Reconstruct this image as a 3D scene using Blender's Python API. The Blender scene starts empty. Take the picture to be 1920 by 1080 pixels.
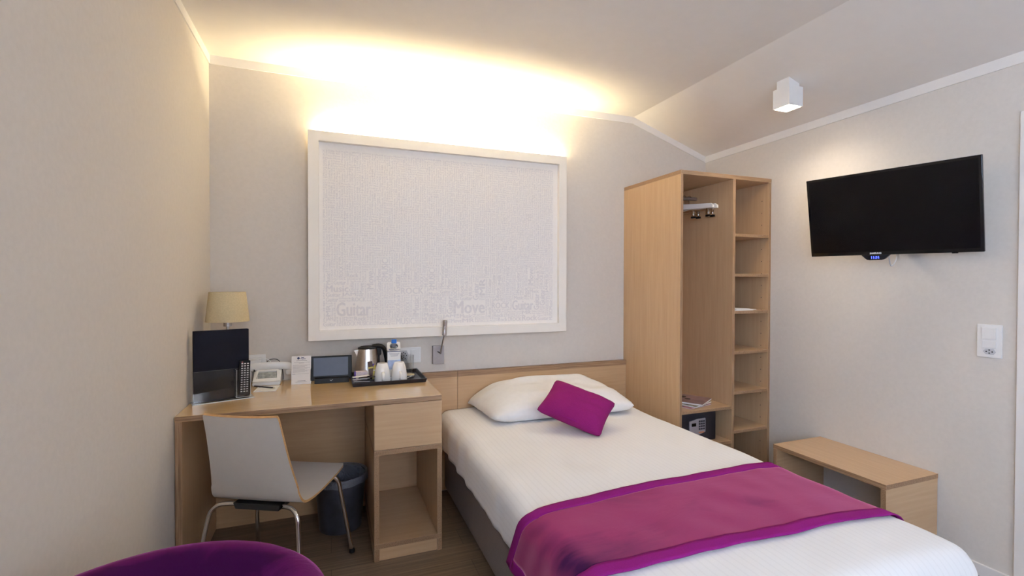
import bpy, bmesh, math, random
from mathutils import Vector, Matrix, noise
R = math.radians
random.seed(7)
S = bpy.context.scene
COL = S.collection

# ------------------------------------------------------------------ camera, world, light, exposure
cd = bpy.data.cameras.new('camera'); cam = bpy.data.objects.new('camera', cd); COL.objects.link(cam)
cd.sensor_width = 36; cd.lens = 896.37 / 1920 * 36; cd.clip_start = .02
cam.matrix_world = (Matrix.Translation((0, 0, 1.273)) @ Matrix.Rotation(R(-20.795), 4, 'Z')
                    @ Matrix.Rotation(R(90 - .741), 4, 'X') @ Matrix.Rotation(R(.0993), 4, 'Z'))
S.camera = cam
S.view_settings.view_transform = 'Standard'; S.view_settings.look = 'None'
S.view_settings.exposure = 0.17; S.view_settings.gamma = 1; S.view_settings.use_curve_mapping = False
W = bpy.data.worlds.new('world'); S.world = W; W.use_nodes = True
W.node_tree.nodes['Background'].inputs[0].default_value = (.62, .74, 1, 1)
W.node_tree.nodes['Background'].inputs[1].default_value = 1.2
S.cycles.max_bounces = 10; S.cycles.diffuse_bounces = 6; S.cycles.sample_clamp_indirect = 6

def area(name, loc, rot, sx, sy, power, color, spread=180):
    l = bpy.data.lights.new(name, 'AREA'); l.shape = 'RECTANGLE'; l.size = sx; l.size_y = sy
    l.energy = power; l.color = color; l.spread = R(spread)
    o = bpy.data.objects.new(name, l); COL.objects.link(o); o.location = loc; o.rotation_euler = rot
    return o
# daylight falling through the window in the left wall (behind the camera)
area('window_daylight', (-.76, -.86, 1.55), (R(90), 0, R(-75)), 1.3, 1.5, 138, (.52, .70, 1))
area('added_rear_fill', (.9, -1.72, 1.55), (R(90), 0, 0), 1.2, 1.3, 42, (.86, .91, 1))  # unseen fill lamp added behind the camera to brighten surfaces facing it
LED_POWER = 34; SPOT_POWER = 5

# ------------------------------------------------------------------ materials
MATS = {}
def nt(name):
    m = bpy.data.materials.new(name); m.use_nodes = True; t = m.node_tree
    return m, t, t.nodes['Principled BSDF']
def N(t, kind, **kw):
    n = t.nodes.new(kind)
    for k, v in kw.items():
        if k in n.inputs: n.inputs[k].default_value = v
        else: setattr(n, k, v)
    return n
def coords(t, scale=(1, 1, 1)):
    c = N(t, 'ShaderNodeTexCoord'); mp = N(t, 'ShaderNodeMapping'); mp.inputs['Scale'].default_value = scale
    t.links.new(c.outputs['Object'], mp.inputs['Vector']); return mp.outputs['Vector']
def ramp(t, fac, stops):
    r = N(t, 'ShaderNodeValToRGB'); e = r.color_ramp.elements
    while len(e) < len(stops): e.new(.5)
    for el, (p, c) in zip(e, stops): el.position = p; el.color = (*c, 1)
    t.links.new(fac, r.inputs['Fac']); return r.outputs['Color']
def bump(t, b, h, strength, dist=.002):
    n = N(t, 'ShaderNodeBump', Strength=strength, Distance=dist)
    t.links.new(h, n.inputs['Height']); t.links.new(n.outputs['Normal'], b.inputs['Normal'])
def plain(name, col, rough=.5, metal=0, noise_amt=.04, scale=30, spec=.5, coat=0, bmp=0):
    m, t, b = nt(name)
    nz = N(t, 'ShaderNodeTexNoise', Scale=scale, Detail=3.0)
    t.links.new(coords(t), nz.inputs['Vector'])
    lo = tuple(max(0, c * (1 - noise_amt)) for c in col); hi = tuple(min(1, c * (1 + noise_amt)) for c in col)
    t.links.new(ramp(t, nz.outputs['Fac'], [(.3, lo), (.7, hi)]), b.inputs['Base Color'])
    b.inputs['Roughness'].default_value = rough; b.inputs['Metallic'].default_value = metal
    b.inputs['Specular IOR Level'].default_value = spec; b.inputs['Coat Weight'].default_value = coat
    if bmp: bump(t, b, nz.outputs['Fac'], bmp)
    MATS[name] = m; return m
def wood(name, c1, c2, scale, rough=.4, coat=0.0, c3=None, bmp=.05):
    m, t, b = nt(name)
    v = coords(t, scale)
    nz = N(t, 'ShaderNodeTexNoise', Scale=1.0, Detail=6.0, Roughness=.6, Distortion=.3); t.links.new(v, nz.inputs['Vector'])
    t.links.new(ramp(t, nz.outputs['Fac'], [(.3, c1), (.7, c2)] if not c3 else [(.3, c1), (.5, c2), (.7, c3)]), b.inputs['Base Color'])
    b.inputs['Roughness'].default_value = rough; b.inputs['Coat Weight'].default_value = coat; b.inputs['Coat Roughness'].default_value = .15
    bump(t, b, nz.outputs['Fac'], bmp); MATS[name] = m; return m
def emit(name, col, strength):
    m, t, b = nt(name); b.inputs['Base Color'].default_value = (*col, 1)
    b.inputs['Emission Color'].default_value = (*col, 1); b.inputs['Emission Strength'].default_value = strength
    MATS[name] = m; return m
def glass(name, col=(1, 1, 1), rough=0.0, ior=1.45):
    m, t, b = nt(name); b.inputs['Base Color'].default_value = (*col, 1); b.inputs['Transmission Weight'].default_value = 1
    b.inputs['Roughness'].default_value = rough; b.inputs['IOR'].default_value = ior; MATS[name] = m; return m

V1, V2 = (.49, .31, .165), (.56, .365, .205)
wood('veneer_x', V1, V2, (3, 60, 60), .38, .25)
wood('veneer_y', V1, V2, (60, 3, 60), .38, .25)
wood('veneer_z', V1, V2, (60, 60, 3), .42, .1)
wood('desk_veneer', (.55, .355, .155), (.62, .41, .19), (3, 60, 60), .16, .7)
P1, P2, P3 = (.17, .09, .045), (.31, .18, .095), (.42, .27, .15)
wood('ply_x', P1, P2, (6, 320, 320), .5, 0, P3)
wood('ply_y', P1, P2, (320, 6, 320), .5, 0, P3)
wood('ply_z', P1, P2, (320, 320, 6), .5, 0, P3)
wood('chair_edge', (.42, .22, .08), (.6, .36, .16), (30, 30, 200), .4)
plain('wall_paint', (.67, .62, .565), .85, 0, .02, 60, .2, 0, .25)
plain('ceiling_paint', (.80, .755, .71), .9, 0, .01, 20, .15)
plain('white_trim', (.82, .79, .76), .5, 0, .01, 20)
plain('frame_white', (.87, .83, .77), .45, 0, .01, 20)
plain('art_ground', (.93, .89, .85), .5, 0, .015, 60)
plain('art_ink', (.79, .755, .75), .4, 0, .05, 90)
plain('white_plastic', (.82, .81, .80), .3, 0, .01)
plain('white_gloss', (.85, .84, .82), .12, 0, .01, 20, .5, .4)
plain('black_plastic', (.010, .010, .012), .45, 0, .1, 30, .22)
plain('black_gloss', (.006, .006, .007), .06, 0, .1)
plain('screen_black', (.005, .004, .005), .15, 0, .1, 30, .22)
plain('navy_card', (.010, .010, .018), .6, 0, .1, 30, .12)
plain('tray_black', (.012, .013, .02), .3, 0, .1)
plain('dark_socket', (.02, .02, .02), .6)
plain('chrome', (.78, .77, .76), .09, 1, .02)
plain('brushed_steel', (.62, .56, .50), .28, 1, .06, 120)
plain('nickel', (.46, .43, .42), .4, 1, .06, 80)
plain('lamp_plate', (.34, .31, .31), .45, .6, .05, 60)
plain('linen_shade', (.60, .49, .30), .85, 0, .06, 160, .2, 0, .3)
plain('base_fabric', (.23, .19, .175), .95, 0, .35, 700, .1, 0, .5)
plain('paper', (.82, .80, .78), .7, 0, .01)
plain('print_grey', (.25, .25, .27), .6)
plain('ink_blue', (.03, .05, .15), .5)
plain('pale_blue_print', (.40, .50, .72), .5, 0, .25, 25)
plain('cap_blue', (.01, .16, .62), .35)
plain('tea_purple', (.10, .04, .38), .4)
plain('tea_pink', (.75, .62, .66), .5, 0, .15, 150)
plain('sachet_brown', (.07, .03, .02), .4, 0, .3, 90)
plain('sachet_yellow', (.62, .52, .12), .4, 0, .2, 90)
plain('biscuit_cream', (.72, .64, .46), .6)
plain('safe_black', (.018, .018, .026), .4)
plain('safe_plate', (.42, .38, .40), .4, .3)
plain('orange_print', (.7, .25, .1), .5)
plain('magazine_mauve', (.27, .17, .17), .35, 0, .35, 12)
plain('magazine_olive', (.25, .22, .12), .4, 0, .7, 40)
plain('magazine_red', (.35, .12, .13), .4, 0, .6, 40)
plain('switch_grey', (.55, .55, .57), .5)
plain('bin_plastic', (.045, .047, .062), .35, 0, .25, 18)
plain('charcoal_plastic', (.015, .013, .013), .5)
plain('pencil_dark', (.02, .015, .03), .35)
plain('phone_lcd', (.30, .32, .32), .25, 0, .3, 60)
plain('magenta_felt', (.23, .012, .155), .95, 0, .12, 500, .1, 0, .3)
plain('cushion_cloth', (.225, .012, .12), .9, 0, .16, 500, .15, 0, .4)
plain('shell_white', (.60, .55, .50), .42, 0, .015, 30)
emit('led_glow', (1, .80, .45), 14)
emit('lens_glow', (1, .84, .62), 40)
emit('clock_blue', (.05, .08, 1), 5)
glass('acrylic', (.97, .98, .98)); plain('acrylic_edge', (.72, .75, .73), .25, 0, .02); glass('clear_pet', (.95, .97, .99), .05, 1.3)
def liner():
    m, t, b = nt('bin_liner'); b.inputs['Base Color'].default_value = (.16, .17, .21, 1); b.inputs['Roughness'].default_value = .3
    nz = N(t, 'ShaderNodeTexNoise', Scale=25.0, Detail=4.0, Distortion=2.0); t.links.new(coords(t), nz.inputs['Vector']); bump(t, b, nz.outputs['Fac'], 1, .01)
    MATS['bin_liner'] = m
liner()
def tex_liner():
    m, t, b = nt('window_glass'); b.inputs['Transmission Weight'].default_value = 1; b.inputs['Roughness'].default_value = 0; b.inputs['IOR'].default_value = 1.01
    MATS['window_glass'] = m
tex_liner()
def floor_mat():
    m, t, b = nt('floor_boards'); v = coords(t, (1.5, 70, 1))
    nz = N(t, 'ShaderNodeTexNoise', Scale=1.0, Detail=5.0, Roughness=.7); t.links.new(v, nz.inputs['Vector'])
    c = ramp(t, nz.outputs['Fac'], [(.28, (.10, .062, .037)), (.5, (.19, .128, .08)), (.72, (.29, .21, .135))])
    br = N(t, 'ShaderNodeTexBrick', Scale=1.0); br.inputs['Color1'].default_value = (1, 1, 1, 1); br.inputs['Color2'].default_value = (.82, .82, .82, 1)
    br.inputs['Mortar'].default_value = (.45, .45, .45, 1); br.inputs['Mortar Size'].default_value = .0012
    br.inputs['Brick Width'].default_value = 1.2; br.inputs['Row Height'].default_value = .14
    t.links.new(coords(t), br.inputs['Vector'])
    mx = N(t, 'ShaderNodeMix', data_type='RGBA', blend_type='MULTIPLY'); mx.inputs[0].default_value = 1
    t.links.new(c, mx.inputs[6]); t.links.new(br.outputs['Color'], mx.inputs[7]); t.links.new(mx.outputs[2], b.inputs['Base Color'])
    b.inputs['Roughness'].default_value = .42; bump(t, b, nz.outputs['Fac'], .1); MATS['floor_boards'] = m
floor_mat()
def sheet_mat(name, base=(.80, .79, .79)):
    m, t, b = nt(name)
    c = N(t, 'ShaderNodeTexCoord'); sp = N(t, 'ShaderNodeSeparateXYZ'); t.links.new(c.outputs['UV'], sp.inputs[0])
    mul = N(t, 'ShaderNodeMath', operation='MULTIPLY'); mul.inputs[1].default_value = 1 / .024; t.links.new(sp.outputs[0], mul.inputs[0])
    fr = N(t, 'ShaderNodeMath', operation='FRACT'); t.links.new(mul.outputs[0], fr.inputs[0])
    col = ramp(t, fr.outputs[0], [(0, tuple(x * .96 for x in base)), (.12, tuple(x * .96 for x in base)), (.2, base), (.9, base), (1, tuple(x * .96 for x in base))])
    t.links.new(col, b.inputs['Base Color']); b.inputs['Roughness'].default_value = .75
    b.inputs['Sheen Weight'].default_value = .15
    bump(t, b, fr.outputs[0], .08, .001)
    MATS[name] = m
sheet_mat('satin_stripe_cotton'); plain('pillow_cotton', (.80, .79, .79), .8, 0, .02, 40, .3, 0, .15)
def velvet(name, dark, light, sheen, tint, sc=5.0, rough=.4):
    m, t, b = nt(name)
    v = coords(t, (1, 2.2, 1.4))
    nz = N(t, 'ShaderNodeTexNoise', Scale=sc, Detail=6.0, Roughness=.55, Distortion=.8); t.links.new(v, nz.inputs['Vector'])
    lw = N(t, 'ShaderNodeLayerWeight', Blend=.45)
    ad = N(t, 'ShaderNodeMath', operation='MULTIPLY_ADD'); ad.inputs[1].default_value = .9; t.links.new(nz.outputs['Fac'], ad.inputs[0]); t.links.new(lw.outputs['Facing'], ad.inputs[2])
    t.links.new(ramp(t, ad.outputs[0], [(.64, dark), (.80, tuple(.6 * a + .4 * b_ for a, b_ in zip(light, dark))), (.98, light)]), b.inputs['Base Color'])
    b.inputs['Roughness'].default_value = .9; b.inputs['Sheen Weight'].default_value = sheen; b.inputs['Sheen Tint'].default_value = (*tint, 1)
    b.inputs['Sheen Roughness'].default_value = rough; b.inputs['Specular IOR Level'].default_value = .1
    bump(t, b, nz.outputs['Fac'], .25, .01); MATS[name] = m
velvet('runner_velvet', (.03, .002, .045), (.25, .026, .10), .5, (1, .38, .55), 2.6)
velvet('armchair_velvet', (.04, .0025, .038), (.10, .006, .075), .4, (.9, .25, .7), 7.0, .3)

# ------------------------------------------------------------------ mesh helpers
def BM(): return bmesh.new()
def box(bm, x0, x1, y0, y1, z0, z1, mat=0):
    vs = [bm.verts.new((x, y, z)) for x in (x0, x1) for y in (y0, y1) for z in (z0, z1)]
    fs = [(0, 1, 3, 2), (4, 6, 7, 5), (0, 4, 5, 1), (2, 3, 7, 6), (0, 2, 6, 4), (1, 5, 7, 3)]
    out = []
    for f in fs:
        q = bm.faces.new([vs[i] for i in f]); q.material_index = mat; out.append(q)
    return out
def prism(bm, pts, axis, a, b, mat=0):
    def mk(p, h):
        return {'x': (h, p[0], p[1]), 'y': (p[0], h, p[1]), 'z': (p[0], p[1], h)}[axis]
    A = [bm.verts.new(mk(p, a)) for p in pts]; B = [bm.verts.new(mk(p, b)) for p in pts]
    n = len(pts); bm.faces.new(A).material_index = mat; bm.faces.new(B[::-1]).material_index = mat
    for i in range(n):
        bm.faces.new((A[i], B[i], B[(i + 1) % n], A[(i + 1) % n])).material_index = mat
def lathe(bm, prof, c=(0, 0, 0), n=32, mat=0, M=None):
    rings = []
    for r, z in prof:
        ring = []
        for i in range(n):
            a = 2 * math.pi * i / n; p = Vector((r * math.cos(a), r * math.sin(a), z))
            if M: p = M @ p
            ring.append(bm.verts.new(p + Vector(c)))
        rings.append(ring)
    for A, B in zip(rings, rings[1:]):
        for i in range(n):
            bm.faces.new((A[i], A[(i + 1) % n], B[(i + 1) % n], B[i])).material_index = mat
    if prof[0][0] > 1e-6: bm.faces.new(rings[0][::-1]).material_index = mat
    if prof[-1][0] > 1e-6: bm.faces.new(rings[-1]).material_index = mat
def smooth_path(pts, k=6):
    P = [Vector(p) for p in pts]; out = []
    for i in range(len(P) - 1):
        p0 = P[max(i - 1, 0)]; p1 = P[i]; p2 = P[i + 1]; p3 = P[min(i + 2, len(P) - 1)]
        for j in range(k):
            t = j / k
            out.append(.5 * ((2 * p1) + (p2 - p0) * t + (2 * p0 - 5 * p1 + 4 * p2 - p3) * t * t + (3 * p1 - p0 - 3 * p2 + p3) * t ** 3))
    return out + [P[-1]]
def tube(bm, pts, r, n=10, smooth=0, mat=0, rx=None):
    P = smooth_path(pts, smooth) if smooth else [Vector(p) for p in pts]
    up = None; rings = []
    for i, p in enumerate(P):
        d = (P[min(i + 1, len(P) - 1)] - P[max(i - 1, 0)]).normalized()
        if up is None: up = Vector((0, 0, 1)) if abs(d.z) < .9 else Vector((0, 1, 0))
        u = (up - d * up.dot(d)).normalized(); w = d.cross(u); up = u
        rr = r[i] if isinstance(r, list) else r
        rings.append([bm.verts.new(p + (u * math.cos(2 * math.pi * k / n) + w * math.sin(2 * math.pi * k / n) * (rx or 1)) * rr) for k in range(n)])
    for A, B in zip(rings, rings[1:]):
        for i in range(n): bm.faces.new((A[i], A[(i + 1) % n], B[(i + 1) % n], B[i])).material_index = mat
    bm.faces.new(rings[0][::-1]).material_index = mat; bm.faces.new(rings[-1]).material_index = mat
def text(bm, s, size, M, bold=.0, depth=.0004, align='CENTER', mat=0):
    c = bpy.data.curves.new('t', 'FONT'); c.body = s; c.size = size; c.align_x = align; c.align_y = 'CENTER'
    c.extrude = depth; c.offset = bold; c.resolution_u = 2
    o = bpy.data.objects.new('t', c); COL.objects.link(o)
    me = bpy.data.meshes.new_from_object(o.evaluated_get(bpy.context.evaluated_depsgraph_get()))
    me.transform(M); n0 = len(bm.faces); bm.from_mesh(me); bm.faces.ensure_lookup_table()
    for f in bm.faces[n0:]: f.material_index = mat
    bpy.data.objects.remove(o); bpy.data.curves.remove(c); bpy.data.meshes.remove(me)
FRONT = lambda x, y, z: Matrix.Translation((x, y, z)) @ Matrix.Rotation(R(90), 4, 'X')       # text facing -y
WORLD = {}
def T(name, label, cat, loc=(0, 0, 0), rz=0, group=None):
    o = bpy.data.objects.new(name, None); COL.objects.link(o); o.empty_display_size = .05
    o.location = loc; o.rotation_euler = (0, 0, rz); o['label'] = label; o['category'] = cat
    if group: o['group'] = group
    WORLD[o.name] = Matrix.Translation(loc) @ Matrix.Rotation(rz, 4, 'Z'); return o
def P(name, bm, mats, parent=None, world=True, smooth=False, bevel=0, origin=None, label=None, M=None):
    """one mesh object; with world=True the bmesh is in world coordinates and is moved to its root's frame"""
    if M: bm.transform(M)
    if bevel:
        bmesh.ops.remove_doubles(bm, verts=bm.verts, dist=1e-6)
        es = [e for e in bm.edges if len(e.link_faces) == 2 and e.calc_face_angle(0) > R(35)]
        bmesh.ops.bevel(bm, geom=es, offset=bevel, segments=2, affect='EDGES', profile=.6)
    w = Matrix.Identity(4)
    if parent is not None:
        w = WORLD[parent.name]
        if world: bm.transform(w.inverted())
    elif origin is not None:
        w = Matrix.Translation(origin); bm.transform(w.inverted())
    bmesh.ops.recalc_face_normals(bm, faces=bm.faces)
    me = bpy.data.meshes.new(name); bm.to_mesh(me); bm.free()
    for m in (mats if isinstance(mats, (list, tuple)) else [mats]): me.materials.append(MATS[m])
    o = bpy.data.objects.new(name, me); COL.objects.link(o)
    if smooth:
        for p in me.polygons: p.use_smooth = True
        if smooth != 'all': me.set_sharp_from_angle(angle=R(40))
    if parent is not None: o.parent = parent
    elif origin is not None: o.location = origin
    WORLD[o.name] = w
    if label: o['label'] = label
    return o
def tag(o, label, cat, group=None):
    o['label'] = label; o['category'] = cat
    if group: o['group'] = group
    return o
def struct(name, bm, mats, **k):
    o = P(name, bm, mats, **k); o['kind'] = 'structure'; return o
def board(name, x0, x1, y0, y1, z0, z1, parent, grain='x', face=None, label=None, bevel=.0007):
    """plywood board: veneer on the two large faces, layered edge on the others"""
    bm = BM(); d = [x1 - x0, y1 - y0, z1 - z0]; thin = d.index(min(d)); long = 'xyz'[d.index(max(d))]
    for f in box(bm, x0, x1, y0, y1, z0, z1):
        f.normal_update()
        f.material_index = 0 if abs(f.normal[thin]) > .9 else 1
    return P(name, bm, [face or 'veneer_' + grain, 'ply_' + long], parent, label=label, bevel=bevel)
def dup(root, loc=None, rz=None, label=None):
    r = root.copy(); COL.objects.link(r)
    if loc is not None: r.location = loc
    if rz is not None: r.rotation_euler = (0, 0, rz)
    if label: r['label'] = label
    def rec(a, b):
        for ch in list(a.children):
            c = ch.copy(); COL.objects.link(c); c.parent = b; rec(ch, c)
    rec(root, r); return r

# ------------------------------------------------------------------ room shell
XL, XR, YB, YF = -.580, 2.640, 2.858, -1.55
ZC, XB = 2.432, 1.996
ZR = ZC - (XR - XB) * .340
bm = BM(); box(bm, XL - .1, XR + .1, YF - .1, YB + .1, -.1, 0); struct('floor', bm, 'floor_boards')
prof = [(XL - .1, ZC), (XB, ZC), (XR, ZR), (XR + .1, ZR - .034), (XR + .1, ZC + .12), (XL - .1, ZC + .12)]
bm = BM(); prism(bm, prof, 'y', YF - .1, YB + .1); struct('ceiling', bm, 'ceiling_paint')
bm = BM(); prism(bm, [(XL - .1, 0), (XR + .1, 0), (XR + .1, ZR - .034), (XR, ZR), (XB, ZC), (XL - .1, ZC)], 'y', YB, YB + .1); struct('wall_back', bm, 'wall_paint')
# left wall with the window opening (behind the camera)
WY0, WY1, WZ0, WZ1 = -1.45, -.28, .85, 2.25
bm = BM(); box(bm, XL - .1, XL, WY1, YB, 0, ZC); box(bm, XL - .1, XL, YF, WY0, 0, ZC); box(bm, XL - .1, XL, WY0, WY1, 0, WZ0); box(bm, XL - .1, XL, WY0, WY1, WZ1, ZC); struct('wall_left', bm, 'wall_paint')
# right wall with the door opening
DY0, DY1, DZ = .10, 1.03, 1.915
bm = BM(); box(bm, XR, XR + .1, DY1, YB, 0, ZR); box(bm, XR, XR + .1, YF, DY0, 0, ZR); box(bm, XR, XR + .1, DY0, DY1, DZ, ZR); struct('wall_right', bm, 'wall_paint')
QX0, QX1, QZ0, QZ1 = .3, 1.5, .9, 2.2
bm = BM(); box(bm, XL - .1, QX0, YF - .1, YF, 0, ZC); box(bm, QX1, XR + .1, YF - .1, YF, 0, ZR - .034); prism(bm, [(QX1, ZR - .034), (XR + .1, ZR - .034), (XR, ZR), (XB, ZC), (QX1, ZC)], 'y', YF - .1, YF)
box(bm, QX0, QX1, YF - .1, YF, 0, QZ0); box(bm, QX0, QX1, YF - .1, YF, QZ1, ZC); struct('wall_rear', bm, 'wall_paint')
bm = BM()
for a in (QX0, (QX0 + QX1) / 2 - .03, QX1 - .06): box(bm, a, a + .06, YF - .08, YF - .03, QZ0, QZ1)
box(bm, QX0, QX1, YF - .08, YF - .03, QZ0, QZ0 + .06); box(bm, QX0, QX1, YF - .08, YF - .03, QZ1 - .06, QZ1)
fill_win = struct('added_fill_window', bm, 'white_trim')  # unseen rear window, added to go with the fill lamp
bm = BM(); box(bm, QX0 + .05, QX1 - .05, YF - .058, YF - .052, QZ0 + .05, QZ1 - .05); P('pane', bm, 'window_glass', fill_win)  # pane of the added rear window
bm = BM()
for a in (WY0, (WY0 + WY1) / 2 - .03, WY1 - .06): box(bm, XL - .08, XL - .03, a, a + .06, WZ0, WZ1)
box(bm, XL - .08, XL - .03, WY0, WY1, WZ0, WZ0 + .06); box(bm, XL - .08, XL - .03, WY0, WY1, WZ1 - .06, WZ1)
win = struct('window_1', bm, 'white_trim')
bm = BM(); box(bm, XL - .058, XL - .052, WY0 + .05, WY1 - .05, WZ0 + .05, WZ1 - .05); P('pane', bm, 'window_glass', win)
# door and its casing on the right wall
bm = BM()
box(bm, XR - .014, XR + .02, DY1 - .01, DY1 + .063, 0, DZ + .055); box(bm, XR - .014, XR + .02, DY0 - .063, DY0 + .01, 0, DZ + .055); box(bm, XR - .014, XR + .02, DY0, DY1, DZ - .01, DZ + .055)
struct('door_1', bm, 'white_trim', bevel=.002)
d1 = bpy.data.objects['door_1']
bm = BM(); box(bm, XR + .012, XR + .05, DY0 + .005, DY1 - .005, .005, DZ - .005); P('door_leaf', bm, 'white_trim', d1)
bm = BM(); tube(bm, [(XR + .02, .18, 1.0), (XR - .04, .18, 1.0), (XR - .045, .20, 1.0), (XR - .045, .30, 1.0)], .009); P('door_handle', bm, 'brushed_steel', d1, smooth=True)
# painted white bands under the ceiling
TB = .044
bm = BM(); box(bm, XL, XL + .006, YF, YB, ZC - TB, ZC); struct('trim_1', bm, 'white_trim')
bm = BM(); prism(bm, [(XL, ZC), (XB, ZC), (XR, ZR), (XR, ZR - TB), (XB - .006, ZC - TB), (XL, ZC - TB)], 'y', YB - .006, YB); struct('trim_2', bm, 'white_trim')
bm = BM(); prism(bm, [(XR, ZR - TB), (XR - .006, ZR - TB), (XR - .006, ZR + .002), (XR, ZR)], 'y', YF, YB); struct('trim_3', bm, 'white_trim')
bm = BM(); box(bm, XR - .012, XR, DY1 + .064, YB - .60, 0, .053); struct('baseboard_right', bm, 'white_trim', bevel=.002)
bm = BM(); box(bm, XL, XL + .012, YF, 2.2, 0, .053); struct('baseboard_left', bm, 'white_trim', bevel=.002)

# ------------------------------------------------------------------ illuminated picture
FX0, FX1, FZ0, FZ1, FY, FB = -.112, 1.439, .952, 2.087, 2.788, .054
pic = T('picture_frame', 'large white box picture frame with backlit top edge, hung over desk and bed', 'picture frame', ((FX0 + FX1) / 2, YB, FZ0))
bm = BM()
o4 = [(FX0, FZ0), (FX1, FZ0), (FX1, FZ1), (FX0, FZ1)]; i4 = [(FX0 + FB, FZ0 + FB), (FX1 - FB, FZ0 + FB), (FX1 - FB, FZ1 - FB), (FX0 + FB, FZ1 - FB)]
ya, yb = FY, FY + .05
vo = [[bm.verts.new((x, y, z)) for x, z in o4] for y in (ya, yb)]; vi = [[bm.verts.new((x, y, z)) for x, z in i4] for y in (ya, yb)]
for i in range(4):
    j = (i + 1) % 4
    bm.faces.new((vo[0][i], vo[0][j], vi[0][j], vi[0][i])); bm.faces.new((vo[1][i], vi[1][i], vi[1][j], vo[1][j]))
    bm.faces.new((vo[0][i], vo[1][i], vo[1][j], vo[0][j])); bm.faces.new((vi[0][i], vi[0][j], vi[1][j], vi[1][i]))
P('frame_border', bm, 'frame_white', pic, bevel=.001)
bm = BM(); box(bm, FX0 + FB + .0005, FX1 - FB - .0005, FY + .026, FY + .034, FZ0 + FB + .0005, FZ1 - FB - .0005); art = P('art_panel', bm, 'art_ground', pic)
# word cloud: tightly packed blocks of words
bm = BM(); words = ['Guitar', 'ROCK', 'MUSIC', 'Move', 'JAM', 'MR', 'Guitar', 'Rock', 'Music']
ax0, ax1, az0, az1 = FX0 + FB + .02, FX1 - FB - .02, FZ0 + FB + .02, FZ1 - FB - .035
yt = FY + .0252
big = [('Guitar', .035, .082, 1.075), ('Guitar', 1.075, .068, 1.095), ('ROCK', .385, .042, 1.20), ('Move', .69, .082, 1.085), ('MUSIC', .50, .03, 1.045), ('JAM', -.03, .028, 1.047)]
cell = .0135; cols = int((ax1 - ax0) / cell); rows = int((az1 - az0) / cell)
occ = [[False] * cols for _ in range(rows)]
fontm = {}
def wmesh(s):
    if s not in fontm:
        b2 = BM()
        for k in range(3): text(b2, s, 1.0, Matrix.Translation((k * .035, (k % 2) * .02, k * .0001)), 0, 0, 'LEFT')
        xs = [v.co.x for v in b2.verts]; ys = [v.co.y for v in b2.verts]
        me = bpy.data.meshes.new('w'); b2.to_mesh(me); b2.free(); fontm[s] = (me, min(xs), max(xs), min(ys), max(ys))
    return fontm[s]
def put(s, x0, z0, w, h, vert):
    me, a, b, c, d = wmesh(s); m2 = me.copy()
    ww, hh = (h, w) if vert else (w, h)
    M = Matrix.Diagonal((ww / (b - a), hh / (d - c), 1, 1)) @ Matrix.Translation((-a, -c, 0))
    if vert: M = Matrix.Translation((w, 0, 0)) @ Matrix.Rotation(R(90), 4, 'Z') @ M
    m2.transform(FRONT(x0, yt, z0) @ M); bm.from_mesh(m2); bpy.data.meshes.remove(m2)
def take(c0, r0, cw, ch):
    if c0 + cw > cols or r0 + ch > rows: return False
    if any(occ[r][c] for r in range(r0, r0 + ch) for c in range(c0, c0 + cw)): return False
    for r in range(r0, r0 + ch):
        for c in range(c0, c0 + cw): occ[r][c] = True
    return True
for s, x, h, z in big:
    me, a, b, c, d = wmesh(s); w = h * (b - a) / (d - c); w = w * (.62 if s == 'Guitar' else .8); c0 = max(0, round((x - ax0) / cell)); r0 = max(0, round((z - az0) / cell)); cw = round(w / cell); ch = max(1, round(h / cell))
    if take(c0, r0, cw, ch): put(s, ax0 + c0 * cell, az0 + r0 * cell, cw * cell - .003, ch * cell - .003, False)
for r in range(rows):
    for c in range(cols):
        if occ[r][c]: continue
        opts = [(9, 3, 0), (3, 8, 1), (6, 2, 0), (5, 2, 0), (2, 5, 1), (4, 1, 0), (1, 4, 1), (3, 1, 0), (3, 1, 0), (8, 3, 0), (1, 3, 1), (2, 1, 0), (1, 1, 0)]
        random.shuffle(opts); opts.append((1, 1, 0))
        if r > rows * .3: opts = [q for q in opts if q[0] * q[1] < 9]
        for cw, ch, vt in opts:
            if take(c, r, cw, ch):
                put(random.choice(words) if cw * ch > 1 else random.choice(['JAM', 'MR']), ax0 + c * cell, az0 + r * cell, cw * cell - .0028, ch * cell - .0028, bool(vt)); break
P('lettering', bm, 'art_ink', art, label='pale grey jumble of words')
bm = BM(); box(bm, FX0 + .03, FX1 - .03, FY + .052, FY + .064, FZ1 - .035, FZ1 - .012); P('led_strip', bm, 'led_glow', pic)
for z_ in (FZ0 + .12, FZ1 - .15):
    bm = BM(); box(bm, FX0 + .1, FX1 - .1, FY + .036, YB - .001, z_, z_ + .03); P('mounting_rail', bm, 'frame_white', pic)
area('led_light', ((FX0 + FX1) / 2 + .02, FY + .058, FZ1 - .008), (R(180), 0, 0), 1.46, .012, LED_POWER, (1, .85, .50))

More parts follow.
